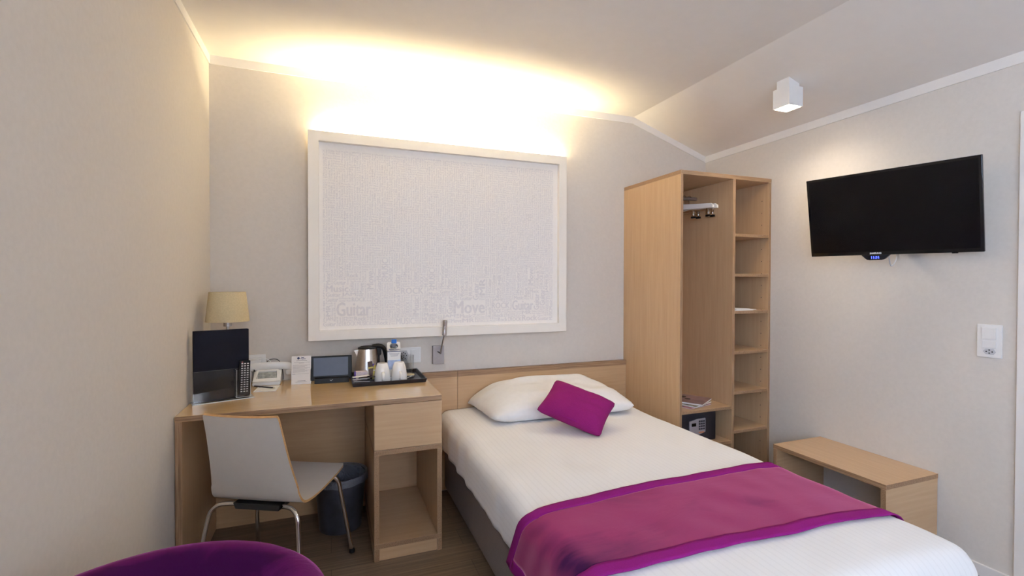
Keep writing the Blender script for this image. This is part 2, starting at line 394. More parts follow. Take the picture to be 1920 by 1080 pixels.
# ------------------------------------------------------------------ ceiling spot cube
sp = T('ceiling_spotlight', 'white cube spotlight mounted on the sloping ceiling', 'spotlight', (2.281, 1.872, 2.335))
bm = BM(); 
x0, x1, y0, y1 = 2.232, 2.330, 1.823, 1.921
box(bm, x0, x0 + .004, y0, y1, 2.2, 2.302); box(bm, x1 - .004, x1, y0, y1, 2.2, 2.302); box(bm, x0 + .004, x1 - .004, y0, y0 + .004, 2.2, 2.302); box(bm, x0 + .004, x1 - .004, y1 - .004, y1, 2.2, 2.302); box(bm, x0 + .004, x1 - .004, y0 + .004, y1 - .004, 2.297, 2.302)
P('housing', bm, 'white_plastic', sp)
bm = BM(); zc = lambda x: ZC - (x - XB) * .34
prism(bm, [(x0 + .012, 2.302), (x1 - .012, 2.302), (x1 - .012, zc(x1 - .012)), (x0 + .012, zc(x0 + .012))], 'y', y0 + .012, y1 - .012); P('ceiling_mount', bm, 'white_plastic', sp)
bm = BM(); box(bm, x0 + .006, x1 - .006, y0 + .006, y1 - .006, 2.207, 2.212); P('lens', bm, 'lens_glow', sp)
l = bpy.data.lights.new('spot_light', 'SPOT'); l.energy = SPOT_POWER * 4; l.color = (1, .86, .68); l.spot_size = R(150); l.spot_blend = 1; l.shadow_soft_size = .045
o = bpy.data.objects.new('spot_light', l); COL.objects.link(o); o.location = (2.281, 1.872, 2.196)

# ------------------------------------------------------------------ desk
desk = T('desk', 'light birch desk with one drawer over an open compartment, against back wall', 'desk', (-.04, 2.54, 0))
DT, DB, DX0, DX1, DYF = .738, .7155, -.5765, .492, 2.226
board('desktop', DX0, DX1, DYF, 2.855, DB, DT, desk, 'x', 'desk_veneer', bevel=.001)
board('side_panel', DX0, -.553, DYF + .003, 2.85, 0, DB, desk, 'z')
board('back_panel', -.553, .18, 2.818, 2.836, 0, DB, desk, 'x')
board('pedestal_side', .182, .204, DYF + .003, 2.85, .0795, .4835, desk, 'z'); board('pedestal_side', .470, .492, DYF + .003, 2.85, .0795, .4835, desk, 'z')
board('pedestal_side', .182, .204, DYF + .003, 2.85, 0, .0565, desk, 'x'); board('pedestal_side', .470, .492, DYF + .003, 2.85, 0, .0565, desk, 'x')
board('pedestal_shelf', .182, .492, DYF + .003, 2.85, .057, .079, desk, 'x'); board('pedestal_shelf', .182, .492, DYF + .003, 2.85, .484, .505, desk, 'x')
board('plinth', .205, .469, DYF + .008, DYF + .024, .001, .0565, desk, 'x')
board('pedestal_back', .205, .469, 2.80, 2.818, .0795, .4835, desk, 'x')
board('pedestal_side', .182, .204, DYF + .024, 2.85, .5055, DB, desk, 'x'); board('pedestal_side', .470, .492, DYF + .024, 2.85, .5055, DB, desk, 'x')
bm = BM(); box(bm, .183, .4915, DYF + .001, DYF + .021, .508, .7125); P('drawer', bm, 'veneer_x', desk, bevel=.001)

# ------------------------------------------------------------------ headboard
hb = T('headboard', 'low light birch headboard panel along the back wall behind the bed', 'headboard', (1.2, 2.84, 0))
HY = 2.822
board('panel', .494, .7185, HY, YB - .001, .02, .6975, hb, 'x'); board('panel', .7205, 1.921, HY, YB - .001, .02, .6975, hb, 'x')
board('top_cap', .494, .7185, HY - .003, YB - .001, .698, .730, hb, 'x', 'ply_x'); board('top_cap', .7205, 1.921, HY - .003, YB - .001, .698, .730, hb, 'x', 'ply_x')

# ------------------------------------------------------------------ wardrobe
wd = T('wardrobe', 'tall open birch wardrobe with hanging space and column of shelves, in the corner', 'wardrobe', (2.28, 2.57, 0))
WA, WB2, WYF, WT = 1.923, 2.638, 2.276, 1.933
board('top_panel', WA, WB2, WYF, YB - .001, WT - .024, WT, wd, 'y')
board('side_panel', WA, 1.941, WYF + .001, YB - .001, 0, WT - .0245, wd, 'z'); board('side_panel', 2.620, WB2, WYF + .001, YB - .001, 0, WT - .0245, wd, 'z')
board('divider', 2.322, 2.342, WYF + .001, YB - .012, .06, WT - .0245, wd, 'z')
board('back_panel', 1.9415, 2.6195, YB - .011, YB - .002, .0, WT - .0245, wd, 'z')
for z in (1.574, 1.326, 1.095, .842, .592, .349): board('shelf', 2.3425, 2.6195, WYF + .002, YB - .012, z - .018, z, wd, 'x')
board('shelf', 1.9415, 2.3215, WYF + .002, YB - .012, .487, .504, wd, 'x'); board('shelf', 1.9415, 2.3215, WYF + .002, YB - .012, .272, .290, wd, 'x')
board('shelf', 1.9415, 2.6195, WYF + .002, YB - .012, .042, .0595, wd, 'x')
for yy in (WYF + .055, YB - .08):
    for k in range(22):
        bm = BM(); lathe(bm, [(.0028, 0), (.0028, .0006)], (0, 0, 0), 8, M=Matrix.Translation((2.6194, yy, .16 + k * .078)) @ Matrix.Rotation(R(90), 4, 'Y')); P('pin_hole', bm, 'dark_socket', wd)
bm = BM(); tube(bm, [(1.9415, 2.60, 1.835), (2.3215, 2.60, 1.835)], .0125, 16); P('clothes_rail', bm, 'nickel', wd, smooth=True)

def hanger(x, yaw, label):
    h = T('clothes_hanger', label, 'hanger', (x, 2.60, 1.851), yaw, 'white wooden hangers on the rail')
    # local: bar along y, hook above
    bm = BM(); pts = [(-.225, -.106), (-.225, -.088), (-.21, -.076), (-.10, -.066), (0, -.056), (.10, -.066), (.21, -.076), (.225, -.088), (.225, -.106), (.10, -.100), (0, -.092), (-.10, -.100)]
    prism(bm, pts, 'x', -.008, .008); P('hanger_bar', bm, 'white_gloss', h, world=False, bevel=.003)
    bm = BM(); tube(bm, [(0, 0, -.06), (0, 0, -.034), (0, .008, -.026)] + [(0, .0145 * math.cos(a), -.012 + .0145 * math.sin(a)) for a in [R(q) for q in (-40, 0, 40, 90, 140, 180)]], .0018, 8, 3); P('hook', bm, 'chrome', h, world=False, smooth=True)
    bm = BM(); tube(bm, [(0, -.19, -.09), (0, -.185, -.118), (0, .185, -.118), (0, .19, -.09)], .0015, 6); P('clip_wire', bm, 'chrome', h, world=False, smooth=True)
    for y in (-.185, -.075):
        bm = BM(); box(bm, -.006, .006, y - .012, y + .012, -.150, -.128); box(bm, -.010, -.006, y - .006, y + .006, -.140, -.105); box(bm, .006, .010, y - .006, y + .006, -.140, -.105); box(bm, -.003, .003, y - .004, y + .004, -.13, -.112)
        c = P('clip', bm, 'chrome', h, world=False, bevel=.001)
        bm = BM(); box(bm, -.0075, .0075, y - .014, y + .014, -.158, -.146); P('rubber_pad', bm, 'black_plastic', c, world=False, bevel=.001)
    return h
hanger(2.266, R(8), 'white clip hanger on the wardrobe rail, nearer the divider panel')
hanger(2.222, R(11), 'white clip hanger on the wardrobe rail, farther from the divider panel')

sf = T('safe', 'small black electronic safe on the low wardrobe shelf', 'safe', (2.09, 2.5, .29))
bm = BM(); box(bm, 1.95, 2.250, 2.335, 2.72, .2925, .482); P('body', bm, 'safe_black', sf, bevel=.002)
bm = BM(); box(bm, 1.956, 2.244, 2.327, 2.334, .299, .476); dr = P('door', bm, 'safe_black', sf, bevel=.002)
bm = BM(); prism(bm, [(2.036, .345), (2.10, .335), (2.158, .352), (2.158, .436), (2.10, .436), (2.036, .424)], 'y', 2.319, 2.3265); kp = P('keypad_plate', bm, 'safe_plate', dr, bevel=.002)
bm = BM(); box(bm, 2.051, 2.084, 2.3175, 2.3187, .393, .412); P('display', bm, 'black_gloss', kp)
for i in range(3):
    for j in range(4):
        bm = BM(); box(bm, 2.106 + i * .0165, 2.117 + i * .0165, 2.3165, 2.3188, .415 - j * .0155, .426 - j * .0155); P('key', bm, 'safe_black', kp)
bm = BM(); box(bm, 2.106, 2.146, 2.3175, 2.3188, .349, .356); P('caution_label', bm, 'orange_print', kp, label='orange printed strip')

def magazine(z, h, x, y, rz, cover, label):
    m = T('magazine', label, 'magazine', (x, y, z), rz, 'magazines stacked in the wardrobe')
    bm = BM(); box(bm, -.103, .103, -.146, .146, .0005, h - .0008); P('pages', bm, 'paper', m, world=False)
    bm = BM(); box(bm, -.105, .105, -.148, .148, h - .0008, h); box(bm, -.105, .105, -.148, .148, 0, .0005); P('cover', bm, cover, m, world=False)
    return m
magazine(.5045, .005, 2.095, 2.47, R(14), 'magazine_red', 'red patterned magazine at the bottom of the wardrobe stack')
magazine(.5097, .009, 2.108, 2.475, R(22), 'magazine_olive', 'yellow and black patterned magazine in the middle of the wardrobe stack')
mg = magazine(.5189, .010, 2.120, 2.475, R(32), 'magazine_mauve', 'mauve covered magazine on top of the wardrobe stack')
bm = BM(); lathe(bm, [(.018, .0101), (.018, .0104)], (-.01, -.03, 0), 20); lathe(bm, [(.028, .0101), (.028, .0103)], (.03, .02, 0), 20); P('cover_picture', bm, ['black_plastic'], mg, world=False)
# folded papers in the fourth compartment
bm = BM()
for k, (a, b) in enumerate(((2.352, 2.50), (2.37, 2.53), (2.36, 2.48))): box(bm, a, b, 2.283 + k * .004, 2.42, 1.0955 + k * .004, 1.0985 + k * .004)
tag(P('folded_leaflet', bm, 'paper', origin=(2.43, 2.35, 1.095)), 'white folded leaflet lying on the wardrobe shelf', 'leaflet')

# ------------------------------------------------------------------ luggage bench
bn = T('luggage_bench', 'low light birch bench against the right wall beside the bed', 'bench', (2.455, 1.65, 0))
board('top_panel', 2.2715, 2.638, 1.363, 1.935, .363, .385, bn, 'y')
board('side_panel', 2.272, 2.637, 1.364, 1.386, 0, .3625, bn, 'x'); board('side_panel', 2.272, 2.637, 1.912, 1.934, 0, .3625, bn, 'x')

# ------------------------------------------------------------------ television
tc = Vector((2.478, 1.506, 1.607)); yaw, tilt, roll = .2169, .1895, -.0108
n_ = Vector((-math.cos(yaw) * math.cos(tilt), -math.sin(yaw) * math.cos(tilt), -math.sin(tilt)))
h_ = Vector((math.sin(yaw), -math.cos(yaw), 0)); v_ = n_.cross(h_); v_ = v_ if v_.z > 0 else -v_
hh = h_ * math.cos(roll) + v_ * math.sin(roll); vv = v_ * math.cos(roll) - h_ * math.sin(roll)
TM = Matrix(((hh.x, vv.x, n_.x, tc.x), (hh.y, vv.y, n_.y, tc.y), (hh.z, vv.z, n_.z, tc.z), (0, 0, 0, 1)))   # x right, y up, z to viewer
tv = T('television', 'black flat screen television on a wall arm above the bench', 'television', (XR, 1.55, 1.5))
TW, TH = .6835, .4066
bm = BM(); box(bm, -TW / 2, TW / 2, -TH / 2, TH / 2, -.014, 0); P('bezel', bm, 'black_gloss', tv, bevel=.003, M=TM)
bm = BM(); box(bm, -TW / 2 + .012, TW / 2 - .012, -TH / 2 + .018, TH / 2 - .012, 0, .0006); P('screen', bm, 'screen_black', tv, M=TM)
bm = BM(); box(bm, -TW / 2 + .08, TW / 2 - .08, -TH / 2 + .03, TH / 2 - .06, -.032, -.0145); P('rear_housing', bm, 'black_plastic', tv, bevel=.006, M=TM)
bm = BM(); text(bm, 'SAMSUNG', .0105, Matrix.Translation((-.048, -TH / 2 + .0085, .0008)), .0004); P('logo', bm, 'white_plastic', tv, label='small white maker name', M=TM)
bm = BM(); box(bm, .235, .255, -TH / 2 - .004, -TH / 2 - .0002, -.012, -.004); P('sensor', bm, 'black_plastic', tv, M=TM)
bm = BM(); tube(bm, [TM @ Vector((-.02, .0, -.03)), Vector((2.60, 1.60, 1.575)), Vector((2.63, 1.62, 1.575))], .014, 10); box(bm, 2.628, 2.639, 1.55, 1.69, 1.49, 1.66); P('wall_arm', bm, 'black_plastic', tv)
bm = BM(); tube(bm, [TM @ Vector((-.01, -.17, -.03)), TM @ Vector((-.005, -.215, -.03)), Vector((2.60, 1.55, 1.355)), Vector((2.632, 1.545, 1.40)), Vector((2.632, 1.56, 1.5))], .003, 8, 5); P('cable', bm, 'switch_grey', tv, smooth=True)
ck = T('digital_clock', 'small black digital clock glowing blue under the television edge', 'clock', tuple(TM @ Vector((-.048, -TH / 2 - .02, 0))))
bm = BM(); prism(bm, [(-.107, -TH / 2 - .0006), (.008, -TH / 2 - .0006), (-.014, -TH / 2 - .0225), (-.024, -TH / 2 - .0245), (-.074, -TH / 2 - .0245), (-.086, -TH / 2 - .0225)], 'z', -.025, .002); P('casing', bm, 'black_plastic', ck, M=TM)
bm = BM(); text(bm, '11:31', .017, Matrix.Translation((-.05, -TH / 2 - .0125, .0028)), .0002); P('digits', bm, 'clock_blue', ck, label='glowing blue 11:31', M=TM)

# ------------------------------------------------------------------ wall switch, sockets, reading lamp
sw = T('light_switch', 'white double wall switch with a socket below, on the right wall by the door', 'switch', (XR, 1.183, 1.02))
def wx(name, mat, y0, y1, z0, z1, d0, d1, par, bev=.001):
    bm = BM(); box(bm, XR - d1, XR - d0, y0, y1, z0, z1); return P(name, bm, mat, par, bevel=bev)
wx('plate', 'white_plastic', 1.142, 1.226, .952, 1.094, 0, .008, sw, .003)
wx('rocker', 'white_plastic', 1.160, 1.206, 1.031, 1.080, .0085, .013, sw); wx('rocker', 'white_plastic', 1.160, 1.206, .994, 1.024, .0085, .012, sw)
bm = BM(); prism(bm, [(1.204, .978), (1.194, .990), (1.168, .990), (1.160, .978), (1.168, .966), (1.194, .966)], 'x', XR - .0095, XR - .0085); so = P('socket_face', bm, 'switch_grey', sw)
bm = BM()
for a, b in ((1.192, .978), (1.172, .978), (1.182, .972), (1.182, .985)): lathe(bm, [(.0028, 0), (.0028, .001)], M=Matrix.Translation((XR - .0105, a, b)) @ Matrix.Rotation(R(90), 4, 'Y'), n=10)
P('socket_hole', bm, 'dark_socket', so)
def sheet(name, par, boxes):
    bm = BM()
    for b_ in boxes:
        d = [b_[1] - b_[0], b_[3] - b_[2], b_[5] - b_[4]]; thin = d.index(min(d))
        for f in box(bm, *b_):
            f.normal_update(); f.material_index = 0 if abs(f.normal[thin]) > .9 else 1
    return P(name, bm, ['acrylic', 'acrylic_edge'], par, world=False)
def bx(name, mats, par, x0, x1, y0, y1, z0, z1, bev=.001, **k):
    bm = BM(); box(bm, x0, x1, y0, y1, z0, z1); return P(name, bm, mats, par, bevel=bev, **k)
s1 = T('wall_socket', 'white wall socket with a plugged adapter behind the telephone', 'socket', (-.40, YB, .83))
bx('plate', 'white_plastic', s1, -.475, -.325, YB - .008, YB, .772, .884, .003)
bx('cover', 'white_gloss', s1, -.43, -.342, YB - .014, YB - .0085, .792, .868)
bx('plug', 'white_plastic', s1, -.395, -.348, YB - .034, YB - .0145, .838, .858)
bx('plug', 'charcoal_plastic', s1, -.40, -.36, YB - .028, YB - .0145, .822, .832)
bm = BM(); tube(bm, [(-.385, YB - .028, .826), (-.37, YB - .05, .80), (-.365, YB - .045, .765), (-.35, YB - .05, .745)], .0028, 8, 5); P('cord', bm, 'charcoal_plastic', s1, smooth=True)
s2 = T('wall_socket', 'white double wall socket between the kettle tray and reading lamp', 'socket', (.44, YB, .84))
bx('plate', 'white_plastic', s2, .36, .503, YB - .008, YB, .792, .884, .003)
bm = BM(); prism(bm, [(.368, .838), (.386, .868), (.418, .868), (.432, .838), (.418, .808), (.386, .808)], 'y', YB - .010, YB - .0085); P('socket_face', bm, 'switch_grey', s2)
bm = BM()
for a, b in ((.39, .85), (.41, .85), (.40, .856), (.39, .822), (.41, .822), (.40, .828), (.402, .838), (.418, .838)): lathe(bm, [(.0032, 0), (.0032, .001)], M=Matrix.Translation((a, YB - .0105, b)) @ Matrix.Rotation(R(90), 4, 'X'), n=10)
P('socket_hole', bm, 'dark_socket', s2)
bx('cover', 'white_gloss', s2, .442, .494, YB - .012, YB - .0085, .806, .870)
bm = BM(); lathe(bm, [(.020, 0), (.022, .006), (.018, .034), (.008, .038)], M=Matrix.Translation((.366, YB - .0105, .835)) @ Matrix.Rotation(R(90), 4, 'X'), n=18); P('plug', bm, 'black_plastic', s2, smooth=True)

rl = T('reading_lamp', 'slim metal reading lamp with bent arm on the wall above the headboard', 'lamp', (.603, YB, .834))
bx('wall_plate', 'lamp_plate', rl, .571, .638, YB - .030, YB - .001, .780, .888, .001)
bm = BM(); tube(bm, [(.614, YB - .034, .845), (.614, YB - .046, .852), (.615, YB - .06, .88), (.618, YB - .085, .92), (.6205, YB - .105, .955), (.621, YB - .108, .965)], .0045, 10, 6); P('arm', bm, 'nickel', rl, smooth=True)
bm = BM(); tube(bm, [(.613, YB - .031, .846), (.607, YB - .04, .850), (.596, YB - .046, .856)], .003, 8); P('toggle', bm, 'charcoal_plastic', rl, smooth=True)
bm = BM(); lathe(bm, [(.006, -.002), (.012, 0), (.0135, .004), (.0135, .034), (.0122, .036), (.0135, .038), (.0135, .044), (.0122, .046), (.0135, .048), (.0135, .054), (.0122, .056), (.0135, .058), (.0135, .086), (.011, .088), (0, .088)], n=24, M=Matrix.Translation((.6215, YB - .108, .960)) @ Matrix.Rotation(R(3), 4, 'Y')); P('lamp_head', bm, 'nickel', rl, smooth=True)

# ------------------------------------------------------------------ bed
BX0, BX1, BYF, BYH, BZ = .600, 1.785, .802, 2.800, .500
def drape(px, py, off=0.0, skew=0.0):
    """flat cloth coordinate -> point on the padded bed surface (px beyond the sides and py beyond the foot hang down)"""
    r = .065; cxl, cxr, cyf = BX0 + r, BX1 - r, BYF + r
    dx = (px - cxl) if px < cxl else (px - cxr if px > cxr else 0); dy = (py - cyf) if py < cyf else 0
    d = math.hypot(dx, dy); ex, ey = (dx / d, dy / d) if d > 1e-9 else (0, 0)
    L = r * math.pi / 2
    if d < L: a = d / r; hx = (r + off) * math.sin(a); z = BZ - r + (r + off) * math.cos(a)
    else: hx = r + off + .06 * (d - L) * (1 if dx or dy else 0) * .5; z = BZ - r - (d - L)
    bx_, by_ = min(max(px, cxl), cxr), max(py, cyf)
    p = Vector((bx_ + ex * hx, by_ + ey * hx, z))
    q = Vector((px * 3.1, py * 2.3, 0)); w = noise.noise(q) * .010 + noise.noise(q * 3.3) * .004
    side = min(1, d / .1)
    fold = noise.noise(Vector((px * 2, py * 11, 3))) * .013 * side
    p.z += w * (1 - side) + .012 * math.sin(math.pi * min(1, max(0, (px - BX0) / (BX1 - BX0)))) ; p.x += ex * fold; p.y += ey * fold + skew * max(0, d - .03) * (1 if px < cxl else 0)
    return p
def cloth(name, mat, xs, ys, off, parent, skew=0.0, dmax=.30, thick=.004):
    bm = BM(); uv = bm.loops.layers.uv.new('uv'); g = []; C = {}
    def lim(px, py):
        r = .065; cxl, cxr, cyf = BX0 + r, BX1 - r, BYF + r
        dx = (px - cxl) if px < cxl else (px - cxr if px > cxr else 0); dy = (py - cyf) if py < cyf else 0
        d = math.hypot(dx, dy)
        if d > dmax: k = dmax / d; px = (cxl if px < cxl else cxr if px > cxr else px) + dx * k; py = (cyf if py < cyf else py) + dy * k
        return px, py
    for layer, o_ in enumerate((off, off - thick)):
        g.append([[bm.verts.new(drape(*lim(x, y), o_, skew)) for y in ys] for x in xs])
        if layer == 1:
            for row in g[1]:
                for v in row: pass
    nx, ny = len(xs), len(ys)
    for L, G in enumerate(g):
        for i in range(nx - 1):
            for j in range(ny - 1):
                f = bm.faces.new((G[i][j], G[i + 1][j], G[i + 1][j + 1], G[i][j + 1]))
                for lp, (a, b) in zip(f.loops, ((i, j), (i + 1, j), (i + 1, j + 1), (i, j + 1))): lp[uv].uv = (xs[a], ys[b])
    A, B = g
    def rim(a, b, c, d): bm.faces.new((a, b, c, d))
    for i in range(nx - 1): rim(A[i][0], B[i][0], B[i + 1][0], A[i + 1][0]); rim(A[i][-1], A[i + 1][-1], B[i + 1][-1], B[i][-1])
    for j in range(ny - 1): rim(A[0][j], A[0][j + 1], B[0][j + 1], B[0][j]); rim(A[-1][j], B[-1][j], B[-1][j + 1], A[-1][j + 1])
    return P(name, bm, mat, parent, smooth='all')
lin = lambda a, b, n: [a + (b - a) * i / (n - 1) for i in range(n)]
bed = T('bed', 'bed with grey fabric base and white striped cover', 'bed', (1.19, 1.8, 0))
bx('bed_base', 'base_fabric', bed, .636, 1.735, .86, 2.815, .045, .285, .012)
for x in (.70, 1.67):
    for y in (.94, 2.74):
        bm = BM(); lathe(bm, [(.025, .0), (.025, .05)], (x, y, 0), 16); P('leg', bm, 'black_plastic', bed, smooth=True)
bx('mattress', 'pillow_cotton', bed, .645, 1.725, .875, 2.818, .287, .462, .03)
cloth('bedspread', 'satin_stripe_cotton', lin(BX0 - .155, BX1 + .155, 100), lin(BYF - .20, BYH + .012, 130), 0.0, bed, dmax=.262)

run = T('bed_runner', 'plum velvet bed runner with magenta felt border lying across the bed', 'bed runner', (1.19, 1.25, BZ))
def strip_cloth(name, mat, xs, y0f, y1f, ny, off, parent):
    bm = BM(); g = []
    for o_ in (off, off - .004):
        g.append([[bm.verts.new(drape(x, y0f(x) + (y1f(x) - y0f(x)) * j / (ny - 1), o_, .55)) for j in range(ny)] for x in xs])
    A, B = g; nx = len(xs)
    for G in g:
        for i in range(nx - 1):
            for j in range(ny - 1): bm.faces.new((G[i][j], G[i + 1][j], G[i + 1][j + 1], G[i][j + 1]))
    for i in range(nx - 1): bm.faces.new((A[i][0], B[i][0], B[i + 1][0], A[i + 1][0])); bm.faces.new((A[i][-1], A[i + 1][-1], B[i + 1][-1], B[i][-1]))
    for j in range(ny - 1): bm.faces.new((A[0][j], A[0][j + 1], B[0][j + 1], B[0][j])); bm.faces.new((A[-1][j], B[-1][j], B[-1][j + 1], A[-1][j + 1]))
    return P(name, bm, mat, parent, smooth='all')
RX0, RX1, RW = BX0 - .200, BX1 + .175, .048
f0 = lambda x: 1.062 - .05 * (x - BX0) / 1.17; f1 = lambda x: 1.468 + .032 * (x - BX0) / 1.17
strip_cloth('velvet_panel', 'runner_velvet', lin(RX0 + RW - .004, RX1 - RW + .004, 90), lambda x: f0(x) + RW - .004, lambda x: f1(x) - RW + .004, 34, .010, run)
bo = strip_cloth('felt_border', 'magenta_felt', lin(RX0, RX1, 94), f0, lambda x: f0(x) + RW, 5, .012, run)
strip_cloth('felt_border', 'magenta_felt', lin(RX0, RX1, 94), lambda x: f1(x) - RW, f1, 5, .012, run)
strip_cloth('felt_border', 'magenta_felt', lin(RX0, RX0 + RW, 6), lambda x: f0(x) + RW, lambda x: f1(x) - RW, 24, .012, run)
strip_cloth('felt_border', 'magenta_felt', lin(RX1 - RW, RX1, 6), lambda x: f0(x) + RW, lambda x: f1(x) - RW, 24, .012, run)

def pillow_bm(w, d, h, n=40, pinch=.05, px=2.6, seed=0, wr=.006):
    bm = BM(); G = []
    for s in (1, -1):
        g = []
        for i in range(n + 1):
            row = []
            for j in range(n + 1):
                u, v = -1 + 2 * i / n, -1 + 2 * j / n
                t = (max(0, 1 - abs(u) ** px) * max(0, 1 - abs(v) ** px)) ** .55
                x = u * w / 2 * (1 - pinch * (1 - v * v)); y = v * d / 2 * (1 - pinch * 1.4 * (1 - u * u))
                # round the corners
                cr = max(0, abs(u) + abs(v) - 1.8) * .22; x *= 1 - cr; y *= 1 - cr
                z = s * t * h / 2 + wr * noise.noise(Vector((u * 3 + seed, v * 3, s))) * t * 2
                row.append(bm.verts.new((x, y, z)))
            g.append(row)
        G.append(g)
    for s, g in enumerate(G):
        for i in range(n):
            for j in range(n): bm.faces.new((g[i][j], g[i + 1][j], g[i + 1][j + 1], g[i][j + 1]))
    bmesh.ops.remove_doubles(bm, verts=bm.verts, dist=1e-5)
    return bm
# white pillow: sags to the bed at the front, leans on the headboard at the back
bm = pillow_bm(.92, .48, .18, 44, .03, 3.0, 2, .014)
for v in bm.verts:
    u_, w_ = v.co.x / .45, v.co.y / .25
    v.co.x *= 1 + .05 * w_; v.co.z -= .085 * max(0, (abs(u_) - .4) / .6) ** 2 * (w_ + 1) / 2
bm.transform(Matrix.Translation((1.243, 2.585, .585)) @ Matrix.Rotation(R(-2), 4, 'Z') @ Matrix.Rotation(R(8), 4, 'X'))
for v in bm.verts:
    lim_ = .521 if v.co.y < 2.7 else .525
    if v.co.z < lim_: v.co.z = lim_ + (v.co.z - lim_) * .08
    if v.co.y > 2.812: v.co.y = 2.812 + (v.co.y - 2.812) * .05
pl = tag(P('pillow', bm, 'pillow_cotton', origin=(1.22, 2.58, .52), smooth='all'), 'wide white pillow leaning against the headboard', 'pillow')
bm = pillow_bm(.350, .262, .125, 34, .06, 2.7, 9, .005)
CM = Matrix.Translation((1.194, 2.196, .625)) @ Matrix.Rotation(-.266, 4, 'Z') @ Matrix.Rotation(.563, 4, 'X') @ Matrix.Rotation(-.567, 4, 'Z')
bm.transform(CM)
cu = tag(P('cushion', bm, 'cushion_cloth', origin=(1.194, 2.196, .6), smooth='all'), 'small magenta cushion propped on the white pillow', 'cushion')
bm = BM(); tube(bm, [CM @ Vector((x, -.1125, .022 - 1.0 * x * x)) for x in lin(-.09, .10, 20)], .0022, 6); P('zip_seam', bm, 'magenta_felt', cu, world=True, smooth=True)

# ------------------------------------------------------------------ desk chair
ch = T('desk_chair', 'white plywood shell chair with chrome legs pushed to the desk', 'chair', (-.287, 2.145, 0), R(-27.6))
prof = [(-.088, .778, .150), (-.083, .767, .156), (-.064, .70, .160), (-.038, .60, .168), (-.016, .52, .178), (0, .460, .187), (.012, .428, .192), (.032, .408, .195), (.065, .401, .198), (.12, .404, .205), (.20, .417, .212), (.28, .431, .215), (.33, .437, .210), (.350, .437, .200), (.357, .435, .188)]
prof = [(a, b - .022, c) for a, b, c in prof]; sm = smooth_path([tuple(q) for q in prof], 4)
def shell_chair():
    bm = BM(); nu = 17; th = .0048; A = []; B = []
    for i, q in enumerate(sm):
        a = sm[max(i - 1, 0)]; b = sm[min(i + 1, len(sm) - 1)]; d = Vector((0, b.x - a.x, b.y - a.y)).normalized(); nrm = Vector((0, -d.z, d.y))
        ra, rb = [], []
        for k in range(nu):
            u = -1 + 2 * k / (nu - 1)
            curve = .007 * (u * u) * (1 if i < len(sm) * .35 else .35)
            p = Vector((u * q.z, q.x, q.y)) + nrm * (curve)
            ra.append(bm.verts.new(p + nrm * th)); rb.append(bm.verts.new(p - nrm * th))
        A.append(ra); B.append(rb)
    for g in (A, B):
        for i in range(len(sm) - 1):
            for k in range(nu - 1): bm.faces.new((g[i][k], g[i][k + 1], g[i + 1][k + 1], g[i + 1][k]))
    for i in range(len(sm) - 1):
        for k in (0, nu - 1): bm.faces.new((A[i][k], B[i][k], B[i + 1][k], A[i + 1][k])).material_index = 1
    for i in (0, len(sm) - 1):
        for k in range(nu - 1): bm.faces.new((A[i][k], A[i][k + 1], B[i][k + 1], B[i][k])).material_index = 1
    return bm
P('seat_shell', shell_chair(), ['shell_white', 'chair_edge'], ch, world=False, smooth=True)
bm = BM(); prism(bm, [(-.104, .375), (.104, .375), (.094, .350), (-.094, .350)], 'y', .012, .27); P('underseat_bracket', bm, 'charcoal_plastic', ch, world=False, bevel=.004)
for s in (-1, 1):
    for pts in ([(s * .095, .03, .364), (s * .125, .02, .367), (s * .160, .005, .366), (s * .186, -.008, .344), (s * .196, -.016, .30), (s * .232, -.06, .012)],
                [(s * .09, .235, .366), (s * .13, .26, .383), (s * .175, .285, .386), (s * .200, .302, .358), (s * .207, .31, .31), (s * .238, .36, .012)]):
        a = pts[:-1]; sp_ = smooth_path(a, 5) + [Vector(pts[-1])]
        bm = BM(); tube(bm, sp_, .0088, 14); lg = P('leg', bm, 'chrome', ch, world=False, smooth=True)
        bm = BM(); lathe(bm, [(.011, 0), (.0125, .004), (.0125, .012), (.010, .02)], (pts[-1][0], pts[-1][1], 0), 16); P('foot_cap', bm, 'black_plastic', lg, world=False, smooth=True)

# ------------------------------------------------------------------ waste bin
wb = T('waste_bin', 'dark plastic waste bin with a liner bag under the desk', 'bin', (.046, 2.63, 0))
def oval(bm, prof, closed=False):
    lathe(bm, prof, (0, 0, 0), 40)
bm = BM(); lathe(bm, [(.098, 0), (.104, .004), (.120, .20), (.131, .268), (.134, .270), (.134, .280), (.128, .280), (.117, .2), (.098, .006), (0, .006)], n=48); P('body', bm, 'bin_plastic', wb, world=False, smooth=True)
bm = BM(); prof = [(.126, .275), (.1285, .2815), (.1355, .2825), (.1365, .270), (.1372, .252), (.1365, .246)]; lathe(bm, prof, n=64)
bmesh.ops.delete(bm, geom=[f for f in bm.faces if len(f.verts) > 4], context='FACES_ONLY')
for v in bm.verts:
    k = noise.noise(v.co * 40) * .0015; v.co.x *= 1 + k * 4; v.co.y *= 1 + k * 4; v.co.z += noise.noise(v.co * 30 + Vector((5, 0, 0))) * .006 * (v.co.z < .26)
P('liner_bag', bm, 'bin_liner', wb, world=False, smooth='all')
bm = BM(); lathe(bm, [(.124, .277), (.116, .2), (.108, .1), (.09, .02), (0, .015)], n=64)
bmesh.ops.delete(bm, geom=[f for f in bm.faces if len(f.verts) > 4 and f.calc_center_median().z > .2], context='FACES_ONLY')
for v in bm.verts:
    k = 1 - .10 * abs(noise.noise(v.co * 22)); v.co.x *= k; v.co.y *= k
P('liner_bag', bm, 'bin_liner', wb, world=False, smooth='all')

